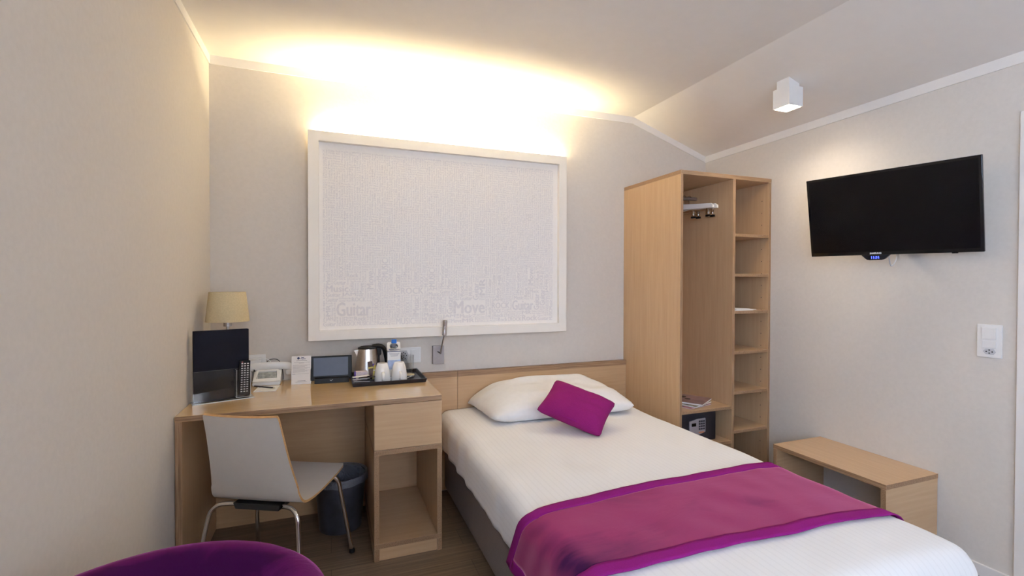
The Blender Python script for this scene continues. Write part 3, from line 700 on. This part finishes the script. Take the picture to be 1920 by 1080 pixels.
# ------------------------------------------------------------------ velvet armchair in the foreground
ac = T('tub_armchair', 'purple velvet tub armchair in the near left foreground', 'armchair', (-.287, .893, 0), R(-15))
def tub():
    bm = BM(); rings = []; n = 72
    for i in range(n + 1):
        a = R(-132 + 264 * i / n); t = abs(a) / R(132)
        top = .729 - .13 * max(0, (t - .62) / .38) ** 1.6
        ro, th = .290, .075
        sec = [(ro - .035, .20), (ro - .022, .30), (ro - .008, .45), (ro, .60), (ro, top - .035), (ro - .006, top - .014), (ro - .02, top - .003), (ro - .038, top), (ro - .056, top - .005), (ro - .07, top - .022), (ro - th, top - .05), (ro - th - .004, .55), (ro - th - .01, .40), (ro - th, .20)]
        rings.append([bm.verts.new((r * math.sin(a), r * math.cos(a), z)) for r, z in sec])
    m = len(rings[0])
    for A, B in zip(rings, rings[1:]):
        for k in range(m): bm.faces.new((A[k], A[(k + 1) % m], B[(k + 1) % m], B[k]))
    bm.faces.new(rings[0]); bm.faces.new(rings[-1][::-1]); return bm
P('backrest', tub(), 'armchair_velvet', ac, world=False, smooth=True)
bm = BM(); lathe(bm, [(.18, .22), (.198, .24), (.200, .38), (.19, .415), (.16, .43), (0, .435)], (0, -.01, 0), 48); P('seat_cushion', bm, 'armchair_velvet', ac, world=False, smooth=True)
bm = BM(); lathe(bm, [(.23, .16), (.245, .18), (.245, .2195), (0, .2195)], (0, 0, 0), 48); P('seat_base', bm, 'armchair_velvet', ac, world=False, smooth=True)
for a in (45, 135, 225, 315):
    bm = BM(); c_, s_ = math.cos(R(a)), math.sin(R(a)); tube(bm, [(.19 * c_, .19 * s_, .165), (.215 * c_, .215 * s_, 0)], [.018, .011], 14); P('leg', bm, 'charcoal_plastic', ac, world=False, smooth=True)

# ------------------------------------------------------------------ table lamp
tl = T('table_lamp', 'table lamp with beige tapered fabric shade in the desk corner', 'lamp', (-.462, 2.63, DT))
bm = BM(); lathe(bm, [(.093, .343), (.0775, .484)], n=56); bmesh.ops.delete(bm, geom=[f for f in bm.faces if len(f.verts) > 4], context='FACES_ONLY')
g_ = bmesh.ops.solidify(bm, geom=bm.faces[:], thickness=.0015); P('lamp_shade', bm, 'linen_shade', tl, world=False, smooth=True)
bm = BM(); lathe(bm, [(.058, .0), (.058, .008), (.05, .014), (.008, .018)], n=40); P('base', bm, 'nickel', tl, world=False, smooth=True)
bm = BM(); lathe(bm, [(.007, .017), (.007, .317), (.018, .319), (.018, .338), (.013, .342), (.013, .40), (0, .40)], n=24); P('pole', bm, 'nickel', tl, world=False, smooth=True)
bm = BM()
for a in (0, 120, 240): tube(bm, [(0, 0, .352), (.0905 * math.cos(R(a)), .0905 * math.sin(R(a)), .352)], .0012, 6)
P('shade_spider', bm, 'nickel', tl, world=False)

# ------------------------------------------------------------------ acrylic stand with room folder and remote
a_ = Vector((-.566, 2.440, 0)); b_ = Vector((-.358, 2.512, 0)); dirv = (b_ - a_).normalized(); ang = math.atan2(dirv.y, dirv.x); LW = (b_ - a_).length
st = T('acrylic_stand', 'clear acrylic display stand on the desk by the left wall', 'stand', (a_.x, a_.y, DT), ang)
sheet('foot_plate', st, [(-.004, LW + .016, -.045, .03, .0003, .0035)])
sheet('front_sheet', st, [(0, LW, -.018, -.0155, .004, .138)])
sheet('rear_sheet', st, [(0, LW + .012, .012, .0145, .004, .138)])
x = LW - .058
sheet('remote_pocket', st, [(x, x + .0022, -.046, -.0185, .012, .135), (x + .056, x + .0582, -.046, -.0185, .012, .135), (x, x + .0582, -.0482, -.0462, .012, .135), (x, x + .0582, -.046, -.0185, .0095, .0118)])
fo = T('room_folder', 'tall dark navy information folder standing in the acrylic stand', 'folder', (a_.x, a_.y, DT), ang)
bm = BM(); box(bm, .004, LW - .001, -.0150, -.011, .004, .316); box(bm, .004, LW - .001, .006, .0100, .004, .316); box(bm, .004, .007, -.011, .006, .004, .316); P('cover', bm, 'navy_card', fo, world=False, bevel=.001)
bm = BM(); box(bm, .0075, LW - .004, -.0105, .0055, .006, .312); P('pages', bm, 'navy_card', fo, world=False)
rm = T('remote_control', 'black television remote in the acrylic pocket beside the folder', 'remote control', (a_.x, a_.y, DT), ang)
RM_ = Matrix.Translation((LW - .026, -.032, .018)) @ Matrix.Rotation(R(2), 4, 'Y')
bm = BM(); box(bm, -.022, .022, -.009, .009, 0, .155); bm.transform(RM_); P('body', bm, 'black_plastic', rm, world=False, bevel=.004)
bm = BM()
for i in range(3):
    for j in range(13):
        box(bm, -.0155 + i * .0115, -.0085 + i * .0115, -.0112, -.0092, .014 + j * .0105, .0185 + j * .0105)
bm.transform(RM_); P('keypad', bm, 'white_plastic', rm, world=False)
bm = BM(); lathe(bm, [(.0035, 0), (.0035, .0012)], M=Matrix.Translation((-.012, -.0095, .149)) @ Matrix.Rotation(R(90), 4, 'X'), n=12); bm.transform(RM_); P('power_button', bm, 'magazine_red', rm, world=False)

# ------------------------------------------------------------------ telephone, note pad, pencil
ph = T('telephone', 'white desk telephone with handset lying across the top', 'telephone', (-.306, 2.802, DT))
PM = Matrix.Identity(4)
bm = BM()   # wedge base: side profile (y, z)
prism(bm, [(-.075, 0), (.045, 0), (.045, .064), (.008, .067), (-.072, .014)], 'x', -.068, .062); base = P('base', bm, 'white_plastic', ph, world=False, bevel=.008)
SL = Matrix.Translation((0, -.074, .0135)) @ Matrix.Rotation(math.atan2(.053, .080), 4, 'X') @ Matrix.Diagonal((1, .82, 1, 1))
bm = BM(); o5 = [(-.066, .006), (.060, .006), (.048, .112), (-.052, .112)]; i5 = [(-.052, .032), (.046, .032), (.040, .096), (-.044, .096)]
for z in (0, 1): pass
vo = [[bm.verts.new((x, y, z)) for x, y in o5] for z in (.001, .010)]; vi = [[bm.verts.new((x, y, z)) for x, y in i5] for z in (.001, .010)]
for i in range(4):
    j = (i + 1) % 4
    bm.faces.new((vo[1][i], vo[1][j], vi[1][j], vi[1][i])); bm.faces.new((vo[0][i], vi[0][i], vi[0][j], vo[0][j])); bm.faces.new((vo[0][i], vo[0][j], vo[1][j], vo[1][i])); bm.faces.new((vi[0][i], vi[1][i], vi[1][j], vi[0][j]))
bm.transform(SL); P('fascia', bm, 'white_gloss', ph, world=False, bevel=.001)
bm = BM(); box(bm, -.046, .042, .034, .094, .001, .004); bm.transform(SL); P('faceplate_card', bm, 'phone_lcd', ph, world=False, label='dark printed card')
bm = BM(); hs = [(-.112, .018, .056), (-.108, .018, .072), (-.078, .018, .084), (0, .018, .088), (.066, .018, .086), (.100, .018, .078), (.108, .018, .058)]
tube(bm, hs, .0095, 16, 4, rx=2.1); P('handset', bm, 'white_gloss', ph, world=False, smooth=True)
for s in (-1, 1):
    bm = BM(); lathe(bm, [(.018, 0), (.021, .004), (.021, .022), (.014, .026)], (s * .100, .018, .038), 20); P('handset_cup', bm, 'white_gloss', ph, world=False, smooth=True)
bm = BM(); pts = []
for k in range(90):
    t = k / 89; pts.append((-.075 + .03 * t + .006 * math.cos(k * 1.25), .075 + .006 * math.sin(k * 1.25), .06 + .085 * math.sin(math.pi * t)))
tube(bm, smooth_path([(-.09, .03, .09), (-.07, .040, .115), (-.03, .042, .125), (.0, .040, .112), (.015, .03, .09)], 6), .0022, 7); P('cord', bm, 'white_plastic', ph, world=False, smooth=True)
bm = BM(); tube(bm, [(-.02, .047, .095), (.0, .050, .115), (.03, .050, .117), (.05, .050, .10), (.064, .049, .05), (.066, .048, .004)], .0018, 7, 5); P('cord', bm, 'charcoal_plastic', ph, world=False, smooth=True, label='thin black cord')
npd = T('notepad', 'small white notepad lying in front of the telephone', 'notepad', (-.296, 2.640, DT), R(-4))
bm = BM(); box(bm, -.050, .050, -.055, .072, .0003, .003); P('sheets', bm, 'paper', npd, world=False)
bm = BM(); box(bm, -.045, .045, -.027, -.026, .0030, .0033); P('printed_line', bm, 'print_grey', npd, world=False)
bm = BM(); box(bm, -.045, .01, .04, .046, .0030, .0033); P('printed_line', bm, 'print_grey', npd, world=False)
pc = T('pencil', 'dark purple pencil lying on the white notepad', 'pencil', (-.309, 2.668, DT + .0068))
pd_ = Vector((.051, -.040, 0))
bm = BM(); tube(bm, [-pd_, pd_ * .82], .0036, 6); P('body', bm, 'pencil_dark', pc, world=False)
bm = BM(); tube(bm, [pd_ * .82, pd_], [.0035, .0006], 6); P('tip', bm, 'biscuit_cream', pc, world=False)

# ------------------------------------------------------------------ info card, tablet
cdn = T('information_card', 'white printed information card standing on the desk beside the tablet', 'card', (-.144, 2.712, DT))
CMt = Matrix.Rotation(R(-3), 4, 'Z') @ Matrix.Rotation(R(-6), 4, 'X')
bm = BM(); box(bm, -.047, .047, -.0008, .0008, .0003, .146); bm.transform(CMt); P('sheet', bm, 'paper', cdn, world=False)
bm = BM(); b3 = Matrix.Rotation(R(6), 4, 'X') @ Matrix.Translation((0, .034, 0)); box(bm, -.047, .047, -.0008, .0008, .001, .138); bm.transform(Matrix.Rotation(R(-3), 4, 'Z') @ b3); P('sheet', bm, 'paper', cdn, world=False)
bm = BM(); fy = -.0012
lathe(bm, [(.0062, 0), (.0062, .0004)], M=CMt @ Matrix.Translation((-.014, fy, .134)) @ Matrix.Rotation(R(90), 4, 'X'), n=20)
text(bm, 'Best', .0075, CMt @ FRONT(.006, fy, .1375), .0003, .0001); text(bm, 'Western', .0075, CMt @ FRONT(.008, fy, .1305), .0003, .0001); P('logo', bm, 'ink_blue', cdn, world=False)
bm = BM()
def ln(x0, x1, z, h=.0012):
    vs = [bm.verts.new(CMt @ Vector(p)) for p in ((x0, fy, z), (x1, fy, z), (x1, fy, z + h), (x0, fy, z + h))]; bm.faces.new(vs)
ln(-.024, .028, .120, .0022); ln(-.035, .040, .112); ln(-.012, .012, .108)
for k in range(9): ln(-.041, .041 - .012 * (k % 3), .098 - k * .0045, .0009)
ln(-.043, -.028, .052, .0018); ln(-.026, .036, .053, .0008); ln(-.018, .020, .016, .0022); ln(-.028, .026, .011, .0009); P('printed_text', bm, 'print_grey', cdn, world=False)

tb = T('tablet', 'black tablet computer standing in its dock on the desk', 'tablet', (.003, 2.706, DT), R(-2))
TBM = Matrix.Translation((0, 0, .008)) @ Matrix.Rotation(R(-9), 4, 'X')
bm = BM(); box(bm, -.103, .103, -.004, .005, .006, .132); bm.transform(TBM); P('body', bm, 'black_plastic', tb, world=False, bevel=.0035)
bm = BM(); box(bm, -.088, .084, -.0046, -.0041, .028, .123); bm.transform(TBM); P('screen', bm, 'phone_lcd', tb, world=False, label='dark blue-grey glass screen')
MATS['tablet_screen'] = plain('tablet_screen', (.045, .05, .08), .3, 0, .05)
bpy.data.objects[[o.name for o in COL.objects if o.name.startswith('screen') and o.parent == tb][0]].data.materials[0] = MATS['tablet_screen']
bm = BM(); prism(bm, [(-.022, 0), (.05, 0), (.05, .012), (-.004, .028), (-.016, .026)], 'x', -.082, .088); P('dock', bm, 'black_plastic', tb, world=False, bevel=.002)
bm = BM(); tube(bm, [(-.006, -.0205, .0165), (-.001, -.0212, .0125), (.008, -.0200, .0195)], .0009, 6); P('logo', bm, 'white_plastic', tb, world=False, label='small white tick mark')

# ------------------------------------------------------------------ hospitality tray and what stands on it
tr = T('serving_tray', 'black rectangular tray with raised rim at the right end of the desk', 'tray', (.290, 2.692, DT))
bm = BM(); hx, hy = .190, .158
def ring_faces(bm, loops):
    vs = [[bm.verts.new(p) for p in L] for L in loops]
    for A, B in zip(vs, vs[1:]):
        for i in range(4): bm.faces.new((A[i], A[(i + 1) % 4], B[(i + 1) % 4], B[i]))
    bm.faces.new(vs[0][::-1]); bm.faces.new(vs[-1])
rect = lambda a, b, z: [(-a, -b, z), (a, -b, z), (a, b, z), (-a, b, z)]
ring_faces(bm, [rect(hx - .006, hy - .006, .0003), rect(hx, hy, .0205), rect(hx - .006, hy - .006, .0205), rect(hx - .018, hy - .018, .006)]); P('tray_body', bm, 'tray_black', tr, world=False, bevel=.001)
TZ = DT + .0066
kt = T('electric_kettle', 'steel electric kettle with black lid and handle on the black tray', 'kettle', (.190, 2.757, TZ))
bm = BM(); lathe(bm, [(.070, .018), (.070, .024), (.064, .07), (.056, .12), (.051, .150), (.050, .158)], n=48); P('body', bm, 'brushed_steel', kt, world=False, smooth=True)
bm = BM(); lathe(bm, [(.072, 0), (.073, .012), (.071, .0178)], n=48); P('base', bm, 'black_plastic', kt, world=False, smooth=True)
bm = BM(); lathe(bm, [(.0505, .1582), (.050, .164), (.035, .170), (0, .172)], n=40); P('lid', bm, 'black_plastic', kt, world=False, smooth=True)
bm = BM(); prism(bm, [(-.046, .155), (-.074, .150), (-.062, .128), (-.053, .112)], 'y', -.014, .014); P('spout', bm, 'brushed_steel', kt, world=False, bevel=.003)
bm = BM(); hp = smooth_path([(.028, 0, .166), (.060, 0, .170), (.086, 0, .158), (.098, 0, .125), (.106, 0, .08), (.108, 0, .04)], 6)
tube(bm, hp, .0125, 12, rx=1.0)
prism(bm, [(.044, .160), (.075, .160), (.074, .125), (.066, .115), (.066, .06), (.060, .06)], 'y', -.012, .012)
P('handle', bm, 'black_plastic', kt, world=False, smooth=True)

ct = T('water_carton', 'white and blue carton sleeve around a small water bottle on the tray', 'carton', (.325, 2.690, TZ), R(-2))
CX0, CX1, CZ1, CZ2 = -.036, .034, .150, .196
bm = BM(); box(bm, CX0, CX1, -.036, .036, .0005, CZ1); P('box', bm, 'white_gloss', ct, world=False)
bm = BM(); fr = [(CX0, -.036, CZ1), (CX1, -.036, CZ1), (CX1, .0, CZ2), (CX0, .0, CZ2)]
hole_c = Vector((-.001, -.0155, CZ1 + .0262)); ux = Vector((1, 0, 0)); uy = Vector((0, .036, .046)).normalized()
outer = []; nH = 32
for k in range(nH):
    a = 2 * math.pi * k / nH; c, s = math.cos(a), math.sin(a); m_ = max(abs(c) / .035, abs(s) / .0292); outer.append(Vector((-.001, -.018, (CZ1 + CZ2) / 2)) + ux * (c / m_) + uy * (s / m_))
inner = [hole_c + ux * .0225 * math.cos(2 * math.pi * k / nH) + uy * .0165 * math.sin(2 * math.pi * k / nH) for k in range(nH)]
vo_ = [bm.verts.new(p) for p in outer]; vi_ = [bm.verts.new(p) for p in inner]
for k in range(nH): bm.faces.new((vo_[k], vo_[(k + 1) % nH], vi_[(k + 1) % nH], vi_[k]))
q = [bm.verts.new(p) for p in ((CX0, .0, CZ2), (CX1, .0, CZ2), (CX1, .036, CZ1), (CX0, .036, CZ1))]; bm.faces.new(q)
for x_ in (CX0, CX1):
    bm.faces.new([bm.verts.new(p) for p in ((x_, -.036, CZ1), (x_, .0, CZ2), (x_, .036, CZ1))])
bmesh.ops.remove_doubles(bm, verts=bm.verts, dist=1e-5); P('roof', bm, 'paper', ct, world=False)
bm = BM(); box(bm, CX0 + .001, CX1 - .001, -.0372, -.0362, CZ1 - .004, CZ1 - .001); P('blue_band', bm, 'ink_blue', ct, world=False)
bm = BM(); box(bm, CX0 + .001, CX1 - .001, -.0370, -.0362, .052, .102); P('printed_picture', bm, 'pale_blue_print', ct, world=False, label='pale blue water picture')
RF = Matrix.Translation((0, -.0352, CZ1 + .0095)) @ Matrix.Rotation(math.atan2(.046, .036), 4, 'X')
bm = BM(); lathe(bm, [(.0052, 0), (.0052, .0005)], M=RF @ Matrix.Translation((-.024, 0, 0)), n=18); text(bm, 'Best Western', .0088, RF @ Matrix.Translation((.008, 0, .0004)), .0003, .0001)
for k in range(3): 
    vs = [bm.verts.new(p) for p in ((-.028 + k * .004, -.0366, .136 - k * .006), (.026 - k * .004, -.0366, .136 - k * .006), (.026 - k * .004, -.0366, .1375 - k * .006), (-.028 + k * .004, -.0366, .1375 - k * .006))]; bm.faces.new(vs)
P('logo', bm, 'ink_blue', ct, world=False)
wbt = T('water_bottle', 'small clear water bottle with a blue cap inside the white carton', 'bottle', (.320, 2.673, TZ + .152))
bm = BM(); lathe(bm, [(.026, .0), (.020, .012), (.0125, .028), (.0118, .040)], (.004, 0, 0), 28); P('neck', bm, 'clear_pet', wbt, world=False, smooth=True)
bm = BM(); lathe(bm, [(.0145, .0405), (.0145, .058), (.013, .060), (0, .060)], (.004, 0, 0), 28); P('cap', bm, 'cap_blue', wbt, world=False, smooth=True)

def mug(x, y, label):
    m = T('mug', label, 'mug', (x, y, TZ), 0, 'upturned white mugs')
    bm = BM(); lathe(bm, [(.0405, 0), (.0415, .003), (.0405, .03), (.036, .065), (.0275, .093), (.024, .097), (0, .0975)], n=48); P('cup', bm, 'white_gloss', m, world=False, smooth=True)
    bm = BM(); tube(bm, smooth_path([(0, -.036, .012), (0, -.052, .016), (0, -.058, .030), (0, -.053, .044), (0, -.034, .052)], 5), .0052, 12, rx=1.5); P('handle', bm, 'white_gloss', m, world=False, smooth=True)
    return m
m1 = mug(.256, 2.613, 'white mug upturned on the tray, left one next to the sachets'); 
m2 = dup(m1, (.344, 2.613, TZ), R(2), 'white mug upturned on the tray, right one in front of the carton')
# tea box, sugar sticks, sachets
te = T('tea_box', 'small white and purple tea bag box on the tray by the kettle', 'tea box', (.152, 2.668, TZ), R(-3))
bm = BM(); box(bm, -.027, .031, -.012, .024, 0, .048); P('box', bm, 'tea_pink', te, world=False, bevel=.001)
bm = BM(); box(bm, -.0345, -.0275, -.012, .024, 0, .049); P('side_flap', bm, 'tea_purple', te, world=False, label='purple end flap')
for k in range(4):
    bm = BM(); box(bm, -.022 + k * .013, -.013 + k * .013, -.0135, -.0125, .004, .012); P('label_print', bm, 'magazine_red', te, world=False) if k == 0 else bm.free()
gh = T('sachet_holder', 'clear glass holding upright sachets between tea box and mug', 'glass', (.212, 2.652, TZ))
bm = BM(); lathe(bm, [(.016, 0), (.019, .038), (.0175, .038), (.015, .003), (0, .003)], n=28); P('glass_cup', bm, 'clear_pet', gh, world=False, smooth=True)
sm_ = [('sachet_brown', -.009, -.004, -10, .100, 'dark brown coffee sachet standing leftmost in the glass'), ('tea_purple', -.003, .004, -4, .085, 'purple sachet standing in the glass behind the others'),
       ('sachet_yellow', .001, -.006, 8, .078, 'yellow sachet standing in the middle of the glass'), ('sachet_brown', .005, .002, 18, .092, 'dark brown stick sachet leaning right in the glass'), ('charcoal_plastic', .010, -.002, 30, .086, 'black stick sachet leaning farthest right in the glass')]
for mat, x, y, an, L, lab in sm_:
    s_ = T('sachet', lab, 'sachet', (.212 + x * .4, 2.652 + y, TZ + .0035), 0, 'upright sachets in the glass')
    w_ = .012 if an < 0 else .0055
    bm = BM(); box(bm, -w_, w_, -.0012, .0012, .002, L)
    bm.transform(Matrix.Rotation(R(an * .75), 4, 'Y')); 
    P('wrapper', bm, mat, s_, world=False, bevel=.0005)
    bm = BM(); box(bm, -w_ * 1.05, w_ * 1.05, -.0016, .0016, L * .62, L * .70); bm.transform(Matrix.Rotation(R(an * .75), 4, 'Y')); P('printed_band', bm, 'sachet_yellow' if mat != 'sachet_yellow' else 'white_plastic', s_, world=False)
stk = [(.156, 2.604, 8, 'sachet_brown', 'dark'), (.152, 2.606, -14, 'paper', 'white'), (.170, 2.600, -24, 'charcoal_plastic', 'black'), (.148, 2.602, 4, 'paper', 'white'), (.178, 2.602, -8, 'charcoal_plastic', 'black'), (.146, 2.606, 12, 'paper', 'white')]
names_ = ['dark brown flat sachet at the bottom of the loose pile on the tray', 'white sugar sachet near the bottom of the loose pile', 'black sachet fanned right, low in the loose pile', 'white sachet in the middle of the loose pile', 'black sachet fanned right, high in the loose pile', 'white sachet on top of the loose pile']
for k, ((x, y, an, mat, cn), lab) in enumerate(zip(stk, names_)):
    bm = BM(); nx_ = 8
    g0 = [[bm.verts.new((-.042 + .084 * i / nx_, -.017 + .034 * j / 4, .0026 * math.sin(math.pi * j / 4) * math.sin(math.pi * i / nx_) * (1 if t_ else 0) + .0006 * t_ + (0.004 * (i / nx_) ** 2 if k > 2 else 0))) for j in range(5)] for t_ in (0, 1) for i in range(nx_ + 1)]
    A, B = g0[:nx_ + 1], g0[nx_ + 1:]
    for G in (A, B):
        for i in range(nx_):
            for j in range(4): bm.faces.new((G[i][j], G[i + 1][j], G[i + 1][j + 1], G[i][j + 1]))
    for i in range(nx_): bm.faces.new((A[i][0], B[i][0], B[i + 1][0], A[i + 1][0])); bm.faces.new((A[i][4], B[i][4], B[i + 1][4], A[i + 1][4]))
    for j in range(4): bm.faces.new((A[0][j], B[0][j], B[0][j + 1], A[0][j + 1])); bm.faces.new((A[nx_][j], B[nx_][j], B[nx_][j + 1], A[nx_][j + 1]))
    o = P('sachet', bm, mat, smooth='all'); o.location = (x, y, TZ + .0015 + k * .0062); o.rotation_euler = (0, 0, R(an)); tag(o, lab, 'sachet', 'loose sachets piled on the tray')
for (x, y, mat, lab) in ((.303, 2.625, 'paper', 'tiny white creamer pot between the two mugs'), (.300, 2.660, 'phone_lcd', 'tiny grey creamer pot behind the gap of the mugs')):
    bm = BM(); lathe(bm, [(.009, 0), (.012, .012), (.0135, .013), (.0135, .0145), (0, .0145)], (0, 0, 0), 20); o = P('creamer_pot', bm, mat, smooth=True); o.location = (x, y, TZ); tag(o, lab, 'creamer', 'creamer pots on the tray')
bm = BM(); lathe(bm, [(.034, 0), (.036, .003), (.034, .0035), (0, .003)], (0, 0, 0), 28); o = P('paper_coaster', bm, 'biscuit_cream', smooth=True); o.location = (.410, 2.735, TZ); tag(o, 'cream round coaster on the tray to the right of the mugs', 'coaster')
tg = T('drinking_glass', 'clear empty tumbler standing on the tray before the socket', 'glass', (.412, 2.785, TZ))
bm = BM(); lathe(bm, [(.034, 0), (.038, .105), (.0365, .105), (.0325, .004), (0, .004)], n=40); P('glass_body', bm, 'acrylic', tg, world=False, smooth=True)
for k, (x, y, an, lab) in enumerate(((.392, 2.640, 35, 'small steel teaspoon on the tray beside the right mug, nearer one'), (.408, 2.652, 55, 'small steel teaspoon on the tray, farther one under the coaster'))):
    s_ = T('teaspoon', lab, 'spoon', (x, y, TZ), R(an), 'teaspoons on the tray')
    bm = BM(); tube(bm, [(-.055, 0, .003), (-.01, 0, .005), (.018, 0, .003)], [.0032, .0018, .0024], 8); P('spoon_handle', bm, 'chrome', s_, world=False, smooth=True)
    bm = BM(); lathe(bm, [(.0, .0008), (.006, .0018), (.010, .0048), (.0092, .0052), (0, .0022)], (0, 0, 0), 20); bm.transform(Matrix.Translation((.030, 0, 0)) @ Matrix.Diagonal((1.5, 1, 1, 1))); P('spoon_bowl', bm, 'chrome', s_, world=False, smooth=True)
